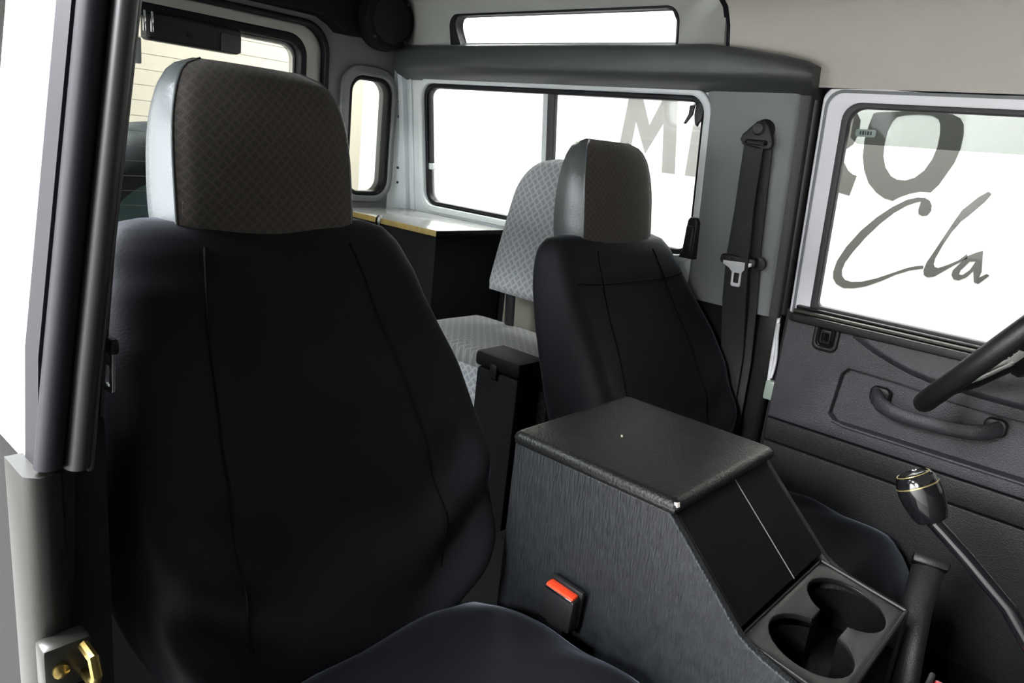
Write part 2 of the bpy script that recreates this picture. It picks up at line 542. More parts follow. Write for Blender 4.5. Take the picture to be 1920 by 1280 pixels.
# rear wall with door opening and two narrow corner windows
RW = rr(-0.72, 0.72, 0.0, 1.56, 0)
dop = rr(-0.40, 0.385, 0.06, 1.425, (0.03, 0.03, 0.08, 0.08))
qr = rr(0.470, 0.622, 0.945, 1.297, 0.045)
ql = [(-a, b) for a, b in reversed(qr)]
wall_b = obj('wall_rear', plate(RW, [dop, qr, ql], 0.05, rear(2.0)), 'rear_grey')
struct(wall_b, 'grey rear body wall with narrow corner windows beside the rear door', 'wall')
for s in (1, -1):
    sg = lambda L: L if s > 0 else [(-a, b) for a, b in reversed(L)]
    obj('window_surround', ring_plate(sg(rr(0.430, 0.648, 0.915, 1.335, 0.075)), sg(rr(0.462, 0.630, 0.937, 1.305, 0.052)), 0.016, rear(1.984), 0.006), 'rear_grey', wall_b)
    w = struct(empty('window_%d' % (3 if s > 0 else 4), (s * 0.546, 2.0, 0.945)), 'narrow upright corner window beside the rear door on the %s side' % ('far' if s > 0 else 'near'), 'window')
    obj('rubber_seal', ring_plate(sg(rr(0.462, 0.630, 0.937, 1.305, 0.052)), sg(rr(0.476, 0.615, 0.950, 1.292, 0.04)), 0.03, rear(1.992), 0.004), 'rubber', w)
    obj('glass_pane', plate(sg(rr(0.470, 0.622, 0.945, 1.297, 0.045)), [], 0.004, rear(2.018)), 'clear_glass', w)
    cn = []
    for z in (0.87, 1.0, 1.2, 1.40):
        row = [Vector((s * (0.640 + 0.058 * sin(radians(a))  - (0.13 * (z - 1.1)) * sin(radians(a)) ), 1.9995 - 0.05 * (1 - cos(radians(a))), z)) for a in range(0, 91, 10)]
        cn.append(row)
    obj('corner_fillet', strip(cn), 'body_grey', wall_b, angle=60)
    for z in (1.243, 1.196, 1.031, 0.983):
        obj('bolt', lathe([(0.0045, 0), (0.0045, 0.003), (0.002, 0.005)], 8, axis_mtx((s * (0.669 - 0.06 * (z - 1.1)), 1.994, z), (-0.4 * s, -1, 0))), 'trim_grey_dark', wall_b)

# rear door
d2 = struct(empty('door_2', (0, 2.0, 0.06)), 'rear door with a heated window and a pale painted frame', 'door')
obj('door_frame', plate(rr(-0.385, 0.368, 0.075, 1.415, (0.03, 0.03, 0.075, 0.075)), [rr(-0.31, 0.305, 0.80, 1.375, 0.05)], 0.04, rear(2.005), 0.006), 'silver_beige', d2)
obj('door_seal', ring_plate(rr(-0.40, 0.385, 0.06, 1.43, (0.03, 0.03, 0.085, 0.085)), rr(-0.385, 0.368, 0.075, 1.413, (0.03, 0.03, 0.075, 0.075)), 0.035, rear(1.985), 0.006), 'rubber', d2)
obj('window_seal', ring_plate(rr(-0.322, 0.317, 0.788, 1.387, 0.06), rr(-0.302, 0.296, 0.812, 1.362, 0.042), 0.05, rear(2.0), 0.006), 'rubber', d2)
obj('inner_rim', ring_plate(rr(-0.302, 0.296, 0.812, 1.362, 0.042), rr(-0.292, 0.286, 0.82, 1.352, 0.036), 0.02, rear(2.03), 0.003), 'silver_beige', d2)
obj('trim_card', plate(rr(-0.35, 0.335, 0.1, 0.77, 0.03), [], 0.02, rear(1.988), 0.005), 'dark_card', d2)
gl = obj('glass_pane', plate(rr(-0.31, 0.305, 0.80, 1.375, 0.05), [], 0.004, rear(2.036)), 'clear_glass', d2)
for k in range(14):
    z = 0.85 + 0.038 * k
    obj('heater_line', box(-0.28, 0.275, 2.034, 2.0345, z, z + 0.0011), 'wood_brown', gl, smooth=False)
wm = thing('wiper_motor_cover', 'long black wiper motor cover above the rear door window', 'cover', (-0.03, 1.97, 1.30))
obj('housing', plate(rr(-0.155, 0.088, 1.298, 1.362, (0.01, 0.012, 0.01, 0.01)), [], 0.045, rear(1.955), 0.008), 'black_plastic', wm)
obj('end_plate', box(0.03, 0.084, 1.950, 1.956, 1.302, 1.345, 0.002), 'trim_grey_dark', wm)
for x in (-0.053, 0.058):
    obj('screw', lathe([(0.007, 0), (0.007, 0.003), (0.003, 0.004)], 10, axis_mtx((x, 1.955, 1.325), (0, -1, 0))), 'rubber', wm)
for x in (-0.168, -0.15):
    obj('chrome_tab', box(x, x + 0.006, 1.945, 1.952, 1.315, 1.362, 0.002), 'chrome', wm)
obj('grey_bracket', box(-0.185, -0.165, 1.965, 1.985, 1.24, 1.30, 0.003), 'trim_grey', wm)

# black header over the rear door and the round speaker pod at its end
hd = obj('trim_2', plate([(-0.62, 1.437), (-0.40, 1.437), (-0.35, 1.442), (0.33, 1.442), (0.37, 1.425), (0.395, 1.408), (0.45, 1.408), (0.56, 1.415), (0.61, 1.46), (0.61, 1.565), (-0.62, 1.565)], [], 0.05, rear(1.945), 0.008), 'matt_black')
struct(hd, 'black header panel above the rear door', 'panel')
sp = thing('speaker_pod', 'round black speaker pod in the upper rear corner', 'speaker', (0.53, 1.93, 1.39))
obj('pod_shell', lathe([(0.088, 0.0), (0.090, 0.025), (0.084, 0.05), (0.072, 0.058)], 40, axis_mtx((0.537, 1.95, 1.468), (-0.1, -1, -0.05))), 'matt_black', sp)
obj('grille', lathe([(0.066, 0.050), (0.064, 0.062), (0.05, 0.067), (0.02, 0.069)], 40, axis_mtx((0.537, 1.95, 1.468), (-0.1, -1, -0.05))), 'rubber', sp)
for k in range(4):
    a = radians(45 + 90 * k)
    mt = axis_mtx((0.537, 1.95, 1.468), (-0.1, -1, -0.05))
    obj('screw', lathe([(0.004, 0.055), (0.004, 0.062)], 8, mt @ Matrix.Translation((0.075 * cos(a), 0.075 * sin(a), 0))), 'trim_grey_dark', sp)

# roof: front headlining, rear lining with the slim roof windows
FP = [(0.662, 1.332), (0.656, 1.362), (0.646, 1.408), (0.632, 1.452), (0.608, 1.486), (0.56, 1.509), (0.46, 1.524), (0.30, 1.533), (0.0, 1.537)]
FP = FP + [(-x, z) for x, z in reversed(FP[:-1])]


def shell(prof, y0, y1, th=0.03):
    bm = BM()
    n = len(prof)
    out = []
    for i, (x, z) in enumerate(prof):
        a, b = prof[max(i - 1, 0)], prof[min(i + 1, n - 1)]
        t = Vector((b[0] - a[0], b[1] - a[1])).normalized()
        nn = Vector((t.y, -t.x))
        if nn.dot(Vector((x, z - 1.0))) < 0:
            nn = -nn
        out.append((x + nn.x * th, z + nn.y * th))
    loop = prof + list(reversed(out))
    add_loft(bm, [[Vector((x, y, z)) for x, z in loop] for y in (y0, y1)], True)
    return bm


ce = obj('ceiling', shell(FP, -0.52, 0.845), 'headlining')
struct(ce, 'beige grey headlining over the front seats curving down to the far door', 'ceiling')
RP = [(0.607, 1.53), (0.585, 1.556), (0.53, 1.572), (0.40, 1.583), (0.2, 1.588), (0, 1.59)]
RP = RP + [(-x, z) for x, z in reversed(RP[:-1])]
ce2 = obj('ceiling_rear', shell(RP, 0.85, 2.05), 'alpine_lining')
struct(ce2, 'pale grey roof lining above the rear of the cabin', 'ceiling')
obj('seam_strip', shell([(x * 1.0, z - 0.002) for x, z in FP], 0.842, 0.854, 0.02), 'rubber', ce)
for s in (1, -1):
    al = lambda off: (lambda u, v, w, off=off: (s * (0.640 - 0.21 * (v - 1.375) + off + w), u, v))
    ah = rr(0.965, 1.735, 1.40, 1.494, (0.02, 0.02, 0.035, 0.035))
    o = obj('side_lining', plate(rr(0.85, 2.0, 1.375, 1.535, 0), [ah], 0.03, al(0)), 'alpine_lining', ce2)
    w = struct(empty('window_%d' % (5 if s > 0 else 6), (s * 0.62, 1.41, 1.40)), 'slim roof side window above the %s long window' % ('far' if s > 0 else 'near'), 'window')
    obj('rubber_seal', ring_plate(rr(0.965, 1.735, 1.40, 1.494, (0.02, 0.02, 0.035, 0.035)), [(0.969, 1.404), (1.690, 1.404), (1.700, 1.43), (1.708, 1.455), (1.708, 1.472), (1.700, 1.486), (1.688, 1.490), (0.999, 1.490), (0.980, 1.482), (0.969, 1.462)], 0.03, al(-0.003), 0.002), 'rubber', w)
    obj('glass_pane', plate(rr(0.965, 1.735, 1.40, 1.494, 0.02), [], 0.004, al(0.03)), 'clear_glass', w)

# padded moulding between the roof window and the long window
for s in (1, -1):
    secs = []
    for y, top, dz, inn in ((1.985, 1.385, 0.0, 0.04), (1.975, 1.40, 0.0, 0.015), (1.955, 1.408, 0, 0.0), (1.5, 1.41, 0, 0), (1.0, 1.41, 0, 0), (0.87, 1.41, 0, 0), (0.80, 1.402, 0, 0), (0.70, 1.388, 0, 0.004), (0.65, 1.378, 0, 0.008), (0.632, 1.370, 0, 0.016)):
        prof = [(0.676, 1.308), (0.640, 1.318), (0.614, 1.328), (0.602, 1.340), (0.598, 1.352), (0.597, top - 0.018), (0.601, top - 0.006), (0.611, top), (0.65, top), (0.68, top - 0.01)]
        secs.append([Vector((s * (x + (inn if x < 0.66 else 0)), y, z + dz)) for x, z in prof])
    bm = BM()
    add_loft(bm, secs, True)
    o = obj('trim_%d' % (3 if s > 0 else 4), bm, 'moulding_grey', angle=50)
    struct(o, 'dark grey padded moulding along the %s side below the roof window' % ('far' if s > 0 else 'near'), 'moulding')

# ------------------------------------------------------------------ door pillars


def column(poly, z0, z1, s, n=5):
    bm = BM()
    rings = []
    for k in range(n + 1):
        z = z0 + (z1 - z0) * k / n
        rings.append([Vector((s * (W(z) + xo), y, z)) for y, xo in poly])
    add_loft(bm, rings, True)
    return bm


def pillar(s, nm, label, dy=0.0, fo=0.0, lo=0.0):
    t = struct(empty(nm, (s * 0.71, 0.75, 0.0)), label, 'pillar')
    # inner cover panel, rolled into the window opening and rounded at its front edge
    sec = [(0.892, 0.022), (0.886, 0.004), (0.878, -0.006), (0.866, -0.010), (0.70, -0.012), (0.672, -0.010), (0.661, -0.003), (0.658, 0.006), (0.656, 0.018), (0.66, 0.03), (0.88, 0.03)]
    sec = [(y + dy * (0.9 - y) / 0.24, x + (0.030 if dy else 0.0)) for y, x in sec]
    obj('inner_cover', column(sec, 0.825, 1.335, s, 6), 'trim_grey', t, angle=60)
    # front flange: dark return, rounded bar, rubber bulb
    sh = lambda poly: [(y + dy, x + fo) for y, x in poly]
    e0 = 0.010 if dy else -0.004
    sec = [(0.662, e0), (0.644, e0 + 0.002), (0.641, e0 + 0.005), (0.641, 0.018), (0.662, 0.020)]
    obj('front_return', column(sh(sec), 0.825, 1.36, s, 6), 'trim_grey_dark', t, angle=60)
    obj('rounded_bar', column(sh([(0.644 + 0.014 * cos(radians(a)), 0.026 + 0.0105 * sin(radians(a))) for a in range(0, 360, 20)]), 0.832, 1.36, s, 6), 'pillar_bar', t, angle=60)
    obj('rubber_bulb', column(sh([(0.648 + 0.012 * cos(radians(a)), 0.047 + 0.0115 * sin(radians(a))) for a in range(0, 360, 24)]), 0.835, 1.36, s, 6), 'rubber', t, angle=60)
    obj('outer_flange', column(sh([(0.655, 0.03), (0.655, 0.060), (0.69, 0.060), (0.69, 0.03)]), 0.0, 1.40, s, 6), 'rubber', t)
    if s > 0:
        obj('door_gap_seal', column([(0.600, 0.048), (0.600, 0.064), (0.69, 0.064), (0.69, 0.048)], 0.30, 1.40, s, 6), 'rubber', t)
    # painted post below the covers
    q = lambda x: x + lo
    yq = lambda y: y + dy
    obj('lower_post', column([(yq(0.652), q(0.012)), (yq(0.640), q(0.018)), (yq(0.638), q(0.034)), (yq(0.648), q(0.044)), (yq(0.70), q(0.044)), (yq(0.70), q(0.012))], 0.35, 0.83, s, 3), 'lower_post', t, angle=60)
    if s > 0:
        obj('post_edge', tube([(0.736, 0.637, 0.665), (0.735, 0.640, 0.72), (0.736, 0.643, 0.80), (0.738, 0.645, 0.828)], 0.0045, 10), 'tongue_steel', t)
        obj('post_cable', tube([(s * q(0.728 + 0.004 * sin(z * 28)), yq(0.634 + 0.004 * cos(z * 31)), z) for z in [0.68 + 0.012 * k for k in range(12)]], 0.0042, 8), 'tongue_steel', t)
    if s > 0:
        obj('post_rivet', lathe([(0.004, 0), (0.004, 0.003), (0.0015, 0.005)], 10, axis_mtx((s * q(0.74), yq(0.640), 0.765), (0, -1, 0))), 'steel', t)
    st = obj('striker_plate', box(min(s * q(0.728), s * q(0.768)), max(s * q(0.728), s * q(0.768)), yq(0.618), yq(0.642), 0.625, 0.672, 0.004), 'striker_green' if s > 0 else 'lower_post', t)
    obj('striker_pin', tube([(s * q(0.735), yq(y), z) for y, z in ((0.62, 0.635), (0.594, 0.636), (0.588, 0.65), (0.594, 0.664), (0.62, 0.664))], 0.005, 8), 'brass', st)
    obj('striker_bolt', lathe([(0.007, 0), (0.007, 0.004), (0.003, 0.007)], 12, axis_mtx((s * q(0.755), yq(0.618), 0.648), (0, -1, 0))), 'brass', st)
    return t


pillar(1, 'trim_5', 'grey door pillar with padded cover beside the far seat')
pillar(-1, 'trim_6', 'grey door pillar with rubber seal at the left edge of the view', 0.03, 0.007, 0.030)

# ------------------------------------------------------------------ far front door
d1 = struct(empty('door_1', (0.72, 0.1, 0.28)), 'far front door with bright silver window frame and black trim', 'door')
dh = rr(-0.30, 0.568, 0.868, 1.300, (0.02, 0.012, 0.035, 0.05))
obj('window_frame', plate(rr(-0.40, 0.622, 0.845, 1.337, (0, 0, 0.03, 0)), [dh], 0.035, side(1, 0.008), 0.006), 'silver_paint', d1)
obj('frame_groove', ring_plate(rr(-0.39, 0.615, 0.838, 1.330, (0, 0, 0.035, 0)), rr(-0.39, 0.610, 0.833, 1.325, (0, 0, 0.033, 0)), 0.006, side(1, 0.006), 0.0015), 'trim_grey', d1)
obj('window_seal', ring_plate(rr(-0.31, 0.575, 0.860, 1.306, (0.02, 0.012, 0.035, 0.05)), rr(-0.295, 0.560, 0.874, 1.295, (0.02, 0.01, 0.03, 0.044)), 0.02, side(1, 0.002), 0.003), 'trim_grey_dark', d1)
gd = obj('glass_pane', plate(rr(-0.30, 0.568, 0.868, 1.30, 0.02), [], 0.004, side(1, 0.024)), 'clear_glass', d1)
wd = obj('wind_deflector', plate([(-0.30, 1.238), (0.55, 1.228), (0.565, 1.24), (0.565, 1.31), (-0.30, 1.31)], [], 0.003, side(1, 0.046)), 'tint_plastic', d1)
wd['label'] = 'smoky clear wind deflector'
stk = obj('maker_sticker', plate(rr(0.515, 0.556, 1.243, 1.258, 0.004), [], 0.0008, side(1, 0.0445)), 'sticker', wd, smooth=False)
for k, (a, b) in enumerate(((0.547, 0.544), (0.542, 0.538), (0.536, 0.534), (0.532, 0.528), (0.526, 0.523))):
    obj('print_mark', plate(rr(b, a, 1.247, 1.2545, 0), [], 0.0006, side(1, 0.0438)), 'sticker_ink', stk, smooth=False)
hs = obj('trim_8', box(0.674, 0.74, -0.5, 0.70, 1.342, 1.40), 'rubber', smooth=False)
struct(hs, 'black rubber door seal along the edge of the headlining above the far door', 'seal')
obj('seal_bead', tube([(0.668, -0.5, 1.336), (0.668, 0.1, 1.337), (0.668, 0.42, 1.335), (0.667, 0.50, 1.339), (0.668, 0.655, 1.335)], 0.006, 10), 'rubber', hs)
# sill: three ribs
for z0, z1, off, m in ((0.834, 0.852, -0.036, 'black_plastic'), (0.853, 0.860, -0.026, 'sill_olive'), (0.861, 0.867, -0.012, 'black_plastic')):
    obj('sill_rib', plate(rr(-0.4, 0.60, z0, z1, 0), [], 0.04, lambda u, v, w, off=off: (0.72 + off + w, u, v), 0.003), m, d1)
flat = lambda off: (lambda u, v, w: (off + w, u, v))
rec = [(0.462, 0.63), (0.478, 0.645), (0.470, 0.742), (0.458, 0.756), (0.35, 0.752), (0.24, 0.742), (-0.25, 0.742), (-0.28, 0.72), (-0.28, 0.65), (-0.26, 0.63)]
obj('trim_panel', plate([(0.612, 0.596), (0.612, 0.835), (-0.40, 0.835), (-0.40, 0.596)], [rec], 0.03, flat(0.702), 0.004), 'door_trim', d1)
obj('recess_panel', plate(rr(-0.30, 0.49, 0.61, 0.77, 0.01), [], 0.010, flat(0.729)), 'door_trim', d1)
# bulged upper roll that dips behind the latch
bm = BM()
secs = []
for y, zb, d in ((0.47, 0.838, 0.0), (0.45, 0.830, 0.006), (0.42, 0.816, 0.012), (0.38, 0.802, 0.016), (0.34, 0.790, 0.018), (0.30, 0.783, 0.019), (0.2, 0.778, 0.02), (-0.40, 0.775, 0.02)):
    x = 0.703
    secs.append([Vector((x, y, zb - 0.012)), Vector((x - d * 0.55, y, zb - 0.005)), Vector((x - d * 0.95, y, zb + 0.002)), Vector((x - d, y, zb + 0.006)), Vector((x - d * 0.93, y, zb + 0.011)), Vector((x - d * 0.3, y, 0.847)), Vector((x + 0.004, y, 0.847)), Vector((x + 0.01, y, 0.835))])
add_loft(bm, secs, True)
obj('upper_roll', bm, 'door_trim', d1, angle=50)
obj('pocket_ledge', tube([(0.704, 0.468, 0.632), (0.698, 0.44, 0.629), (0.697, 0.2, 0.628), (0.697, -0.28, 0.628)], 0.004, 8), 'door_trim', d1)
obj('lower_strip', plate(rr(-0.40, 0.612, 0.538, 0.592, 0), [], 0.02, flat(0.706), 0.004), 'lower_trim', d1)
obj('lower_panel', plate(rr(-0.40, 0.612, 0.20, 0.534, 0), [], 0.02, flat(0.710), 0.004), 'lower_trim', d1)
obj('door_skin', box(0.742, 0.775, -0.42, 0.63, 0.0, 0.85), 'black_plastic', d1, smooth=False)
la = obj('latch_housing', ring_plate(rr(0.490, 0.545, 0.782, 0.846, (0.016, 0.016, 0.006, 0.006)), rr(0.499, 0.536, 0.792, 0.836, (0.01, 0.01, 0.004, 0.004)), 0.012, flat(0.692), 0.003), 'black_plastic', d1)
obj('latch_pocket', plate(rr(0.497, 0.538, 0.790, 0.838, 0.008), [], 0.004, flat(0.699)), 'black_gloss', la)
obj('latch_lever', plate(rr(0.506, 0.529, 0.800, 0.831, 0.004), [rr(0.510, 0.525, 0.803, 0.822, 0.002)], 0.009, flat(0.690), 0.002), 'black_plastic', la)
ph = obj('pull_handle', tube([(0.706, 0.392, 0.716), (0.690, 0.386, 0.714), (0.672, 0.372, 0.708), (0.662, 0.345, 0.702), (0.658, 0.30, 0.700), (0.658, 0.24, 0.702), (0.662, 0.20, 0.706), (0.680, 0.175, 0.712), (0.706, 0.165, 0.716)], [0.016, 0.016, 0.0145, 0.013, 0.0125, 0.0125, 0.013, 0.0145, 0.016], 16, flat=(0.75, 1.15, (0, 0, 1))), 'door_trim', d1)
obj('handle_boss', plate(rr(0.365, 0.405, 0.700, 0.736, 0.012), [], 0.016, flat(0.700), 0.004), 'black_plastic', ph)
obj('handle_boss', plate(rr(0.150, 0.190, 0.700, 0.736, 0.012), [], 0.016, flat(0.700), 0.004), 'black_plastic', ph)

# ------------------------------------------------------------------ far seat belt
sbelt = thing('seat_belt', 'black seat belt with silver tongue hanging on the far door pillar', 'seat belt', (0.68, 0.74, 0.5), 'front seat belts')


def ribbon(path, th=0.0016):
    """path of (center, half width direction)"""
    bm = BM()
    rings = []
    for i, (c, h) in enumerate(path):
        c, h = Vector(c), Vector(h)
        t = (Vector(path[min(i + 1, len(path) - 1)][0]) - Vector(path[max(i - 1, 0)][0])).normalized()
        nn = t.cross(h).normalized() * th
        rings.append([c - h - nn, c + h - nn, c + h + nn, c - h + nn])
    add_loft(bm, rings, True)
    return bm


def bx(z, off):
    return W(z) - 0.012 - off


obj('webbing', ribbon([((bx(1.212, 0.018), 0.742, 1.212), (0.004, 0.0245, 0)), ((bx(1.15, 0.02), 0.743, 1.15), (0.004, 0.0245, 0)), ((bx(1.07, 0.022), 0.744, 1.07), (0.006, 0.025, 0)), ((bx(0.95, 0.026), 0.743, 0.95), (0.008, 0.031, 0)), ((bx(0.85, 0.03), 0.736, 0.85), (0.008, 0.033, 0)), ((0.706, 0.728, 0.72), (0.003, 0.03, 0)), ((0.709, 0.72, 0.55), (0.002, 0.026, 0)), ((0.71, 0.715, 0.36), (0.002, 0.024, 0))]), 'webbing', sbelt)
obj('webbing_return', ribbon([((bx(1.215, 0.008), 0.728, 1.215), (0.002, 0.0245, 0)), ((bx(1.0, 0.008), 0.722, 1.0), (0.002, 0.025, 0)), ((bx(0.85, 0.008), 0.712, 0.85), (0.002, 0.025, 0)), ((0.716, 0.705, 0.7), (0.001, 0.025, 0)), ((0.718, 0.70, 0.36), (0.001, 0.025, 0))]), 'webbing_old', sbelt)
xa = W(1.23) - 0.012
an = obj('belt_loop', plate([(0.768, 1.204), (0.776, 1.214), (0.772, 1.226), (0.752, 1.246), (0.742, 1.256), (0.728, 1.258), (0.714, 1.248), (0.702, 1.222), (0.698, 1.208), (0.704, 1.198), (0.716, 1.196)], [rr(0.712, 0.762, 1.207, 1.214, 0.003)], 0.012, lambda u, v, w: (xa - 0.020 + w, u, v), 0.003), 'black_plastic', sbelt)
obj('anchor_bolt', lathe([(0.015, 0.0), (0.015, 0.02), (0.011, 0.026), (0.004, 0.028)], 20, axis_mtx((xa, 0.736, 1.240), (-1, 0, 0))), 'trim_grey_dark', an)
obj('anchor_cover', lathe([(0.024, 0.0), (0.023, 0.006), (0.017, 0.011)], 24, axis_mtx((xa + 0.003, 0.730, 1.240), (-1, 0, 0))), 'black_plastic', an)
xt = bx(0.94, 0.034)
tg = obj('tongue', plate([(0.774, 0.941), (0.774, 0.934), (0.758, 0.926), (0.749, 0.918), (0.748, 0.888), (0.744, 0.884), (0.727, 0.885), (0.724, 0.889), (0.725, 0.920), (0.716, 0.930), (0.704, 0.938), (0.704, 0.945)], [rr(0.730, 0.743, 0.893, 0.917, 0.002)], 0.003, lambda u, v, w: (xt + w + (0.94 - v) * 0.1, u, v), 0.0008), 'tongue_steel', sbelt)
tg['label'] = 'shiny steel belt tongue'
obj('tongue_grip', plate(rr(0.696, 0.784, 0.934, 0.956, 0.008), [], 0.010, lambda u, v, w: (xt + 0.002 + w, u, v), 0.003), 'black_plastic', tg)
obj('stop_button', lathe([(0.016, 0), (0.015, 0.004), (0.006, 0.005)], 18, axis_mtx((bx(0.945, 0.012), 0.694, 0.945), (-1, 0, 0))), 'black_plastic', sbelt)

# small dark fittings by the far window
clp = thing('hanging_clip', 'black window catch hanging at the front top corner of the far window', 'clip', (0.665, 0.91, 1.28))
obj('catch_body', plate([(0.915, 1.292), (0.915, 1.262), (0.909, 1.24), (0.904, 1.236), (0.900, 1.246), (0.894, 1.25), (0.891, 1.292)], [], 0.01, lambda u, v, w: (0.668 + w, u, v), 0.002), 'black_plastic', clp)
obj('catch_arm', plate([(0.928, 1.282), (0.915, 1.284), (0.917, 1.262), (0.932, 1.240), (0.938, 1.240), (0.928, 1.262)], [], 0.006, lambda u, v, w: (0.664 + w, u, v), 0.001), 'black_plastic', clp)
obj('rivet', lathe([(0.004, 0), (0.003, 0.003)], 10, axis_mtx((0.666, 0.916, 1.286), (-1, 0, 0))), 'chrome', clp)
rl = thing('belt_guide_box', 'black upright box at the lower front corner of the far window', 'box', (0.69, 0.89, 0.86))
obj('box_body', plate([(0.862, 0.925), (0.862, 1.015), (0.868, 1.025), (0.884, 1.026), (0.890, 1.018), (0.893, 0.945), (0.900, 0.925)], [], 0.03, lambda u, v, w: (0.676 + w, u, v), 0.004), 'black_plastic', rl)
obj('box_lid', box(0.670, 0.677, 0.866, 0.888, 0.94, 1.005, 0.003), 'black_plastic', rl)

# ------------------------------------------------------------------ front seats


def lerp_table(tab, t):
    for a, b in zip(tab, tab[1:]):
        if t <= b[0]:
            k = (t - a[0]) / (b[0] - a[0])
            k = k * k * (3 - 2 * k) if len(a) > 9 else k
            return [x + (y - x) * k for x, y in zip(a[1:], b[1:])]
    return list(tab[-1][1:])


def smooth_table(tab, t):
    """Catmull-Rom through table rows"""
    i = 0
    while i < len(tab) - 2 and t > tab[i + 1][0]:
        i += 1
    p0, p1, p2, p3 = tab[max(i - 1, 0)], tab[i], tab[i + 1], tab[min(i + 2, len(tab) - 1)]
    k = min(max((t - p1[0]) / (p2[0] - p1[0]), 0), 1)
    return [0.5 * (2 * b + (c - a) * k + (2 * a - 5 * b + 4 * c - d) * k * k + (3 * b - a - 3 * c + d) * k ** 3) for a, b, c, d in zip(p0[1:], p1[1:], p2[1:], p3[1:])]


def spow(v, e):
    return math.copysign(abs(v) ** e, v)


#            z     yfront half   thick  bolster
BACK = [(0.470, 0.668, 0.195, 0.10, 0.010),
        (0.520, 0.680, 0.245, 0.13, 0.040),
        (0.600, 0.706, 0.268, 0.15, 0.062),
        (0.700, 0.745, 0.272, 0.150, 0.064),
        (0.800, 0.793, 0.264, 0.142, 0.050),
        (0.880, 0.838, 0.250, 0.130, 0.030),
        (0.940, 0.868, 0.236, 0.118, 0.014),
        (0.982, 0.890, 0.220, 0.100, 0.004),
        (1.004, 0.906, 0.198, 0.075, 0.0),
        (1.012, 0.922, 0.165, 0.040, 0.0)]


def back_point(cx, dz, z, a, seed, wr):
    yf, hw, th, bo = smooth_table(BACK, z)
    c, s_ = spow(cos(a), 0.45), spow(sin(a), 0.5)
    x = hw * c
    y = yf + th * 0.5 + th * 0.5 * s_          # s_=-1 is the front
    if s_ < 0:
        q = abs(c)
        y -= bo * 1.25 * (q ** 3.4) * (1 - 0.30 * max(0.0, (q - 0.86) / 0.14)) * min(1, -s_ * 1.4)
        # soft folds of the loose cover near the base and along the bolster
        f = max(0.0, min(1.0, (0.78 - z) / 0.16)) * (abs(c) ** 1.3) * (1 - 0.9 * abs(c) ** 7)
        y += wr * f * 0.021 * sin(46 * (z - 0.8) - 40 * abs(x) + seed + 0.8 * sin(9 * z))
        y += wr * 0.006 * noise.noise(Vector((x * 7, z * 6, seed)))
    x += wr * 0.004 * noise.noise(Vector((y * 9, z * 9, seed + 5))) * abs(c)
    return Vector((cx + x, y, z + dz))


def cushion_mesh(cx, dz, seed, side_puff):
    bm = BM()
    NU, NV = 44, 40
    x0, x1, y0, y1 = cx - 0.238, cx + 0.238, 0.215, 0.70
    rings = []
    # loft along y; each section a rounded loaf
    tab = [(0.0, 0.395, 0.40, 0.17), (0.02, 0.425, 0.375, 0.205), (0.06, 0.465, 0.355, 0.226), (0.14, 0.508, 0.345, 0.234), (0.35, 0.528, 0.34, 0.236), (0.6, 0.524, 0.34, 0.236), (0.8, 0.512, 0.34, 0.235), (0.93, 0.495, 0.345, 0.230), (1.0, 0.46, 0.36, 0.22)]
    for j in range(NV + 1):
        t = j / NV
        zt, zb, hw = smooth_table(tab, t)
        y = y0 + (y1 - y0) * t
        r = []
        for i in range(NU):
            a = 2 * pi * i / NU
            c, s_ = spow(cos(a), 0.62), spow(sin(a), 0.6)
            x = hw * c
            z = (zt + zb) / 2 + (zt - zb) / 2 * s_
            if s_ > 0:
                z -= 0.026 * (1 - (c * c)) * min(1, t * 4) * (1 - 0.3 * t)
                z += 0.0042 * sin(34 * (y + 0.9 * abs(x)) + seed) * (0.25 + abs(c)) * min(1, 3 * t)
                z += 0.007 * noise.noise(Vector((x * 8, y * 9, seed)))
            yy = y + 0.006 * noise.noise(Vector((x * 10, z * 10, seed + 3)))
            r.append(Vector((cx + x, yy, z + dz)))
        rings.append(r)
    add_loft(bm, rings, True)
    return bm


HEAD = [  # z, y centre, half width, half thickness
    (0.975, 0.952, 0.120, 0.036), (0.990, 0.955, 0.128, 0.043), (1.01, 0.958, 0.131, 0.046), (1.05, 0.963, 0.131, 0.046), (1.10, 0.967, 0.130, 0.043), (1.14, 0.970, 0.126, 0.038),
    (1.175, 0.973, 0.117, 0.032), (1.198, 0.976, 0.104, 0.024), (1.208, 0.978, 0.088, 0.016), (1.212, 0.980, 0.072, 0.008)]


def head_ring(cx, dz, z, n_f=22, n_s=8):
    """returns rings of the front, the two sides and the back for one height"""
    yc, hw, ht = smooth_table(HEAD, z)
    fr = []
    for i in range(n_f + 1):
        u = -1 + 2 * i / n_f
        bul = 0.010 * (1 - u * u)
        edge = 0.006 * max(0, abs(u) - 0.86) / 0.14
        fr.append(Vector((cx + hw * u, yc - ht - bul + edge, z + dz)))
    bk = [Vector((cx + hw * (1 - 2 * i / n_f), yc + ht * (0.9 + 0.25 * (1 - (1 - 2 * i / n_f) ** 2)), z + dz)) for i in range(n_f + 1)]
    rs, ls = [], []
    for i in range(n_s + 1):
        u = i / n_s
        p = fr[-1].lerp(bk[0], u)
        rs.append(p + Vector((0.007 * sin(pi * u), 0, 0)))
        p = bk[-1].lerp(fr[0], u)
        ls.append(p - Vector((0.007 * sin(pi * u), 0, 0)))
    return fr, rs, bk, ls


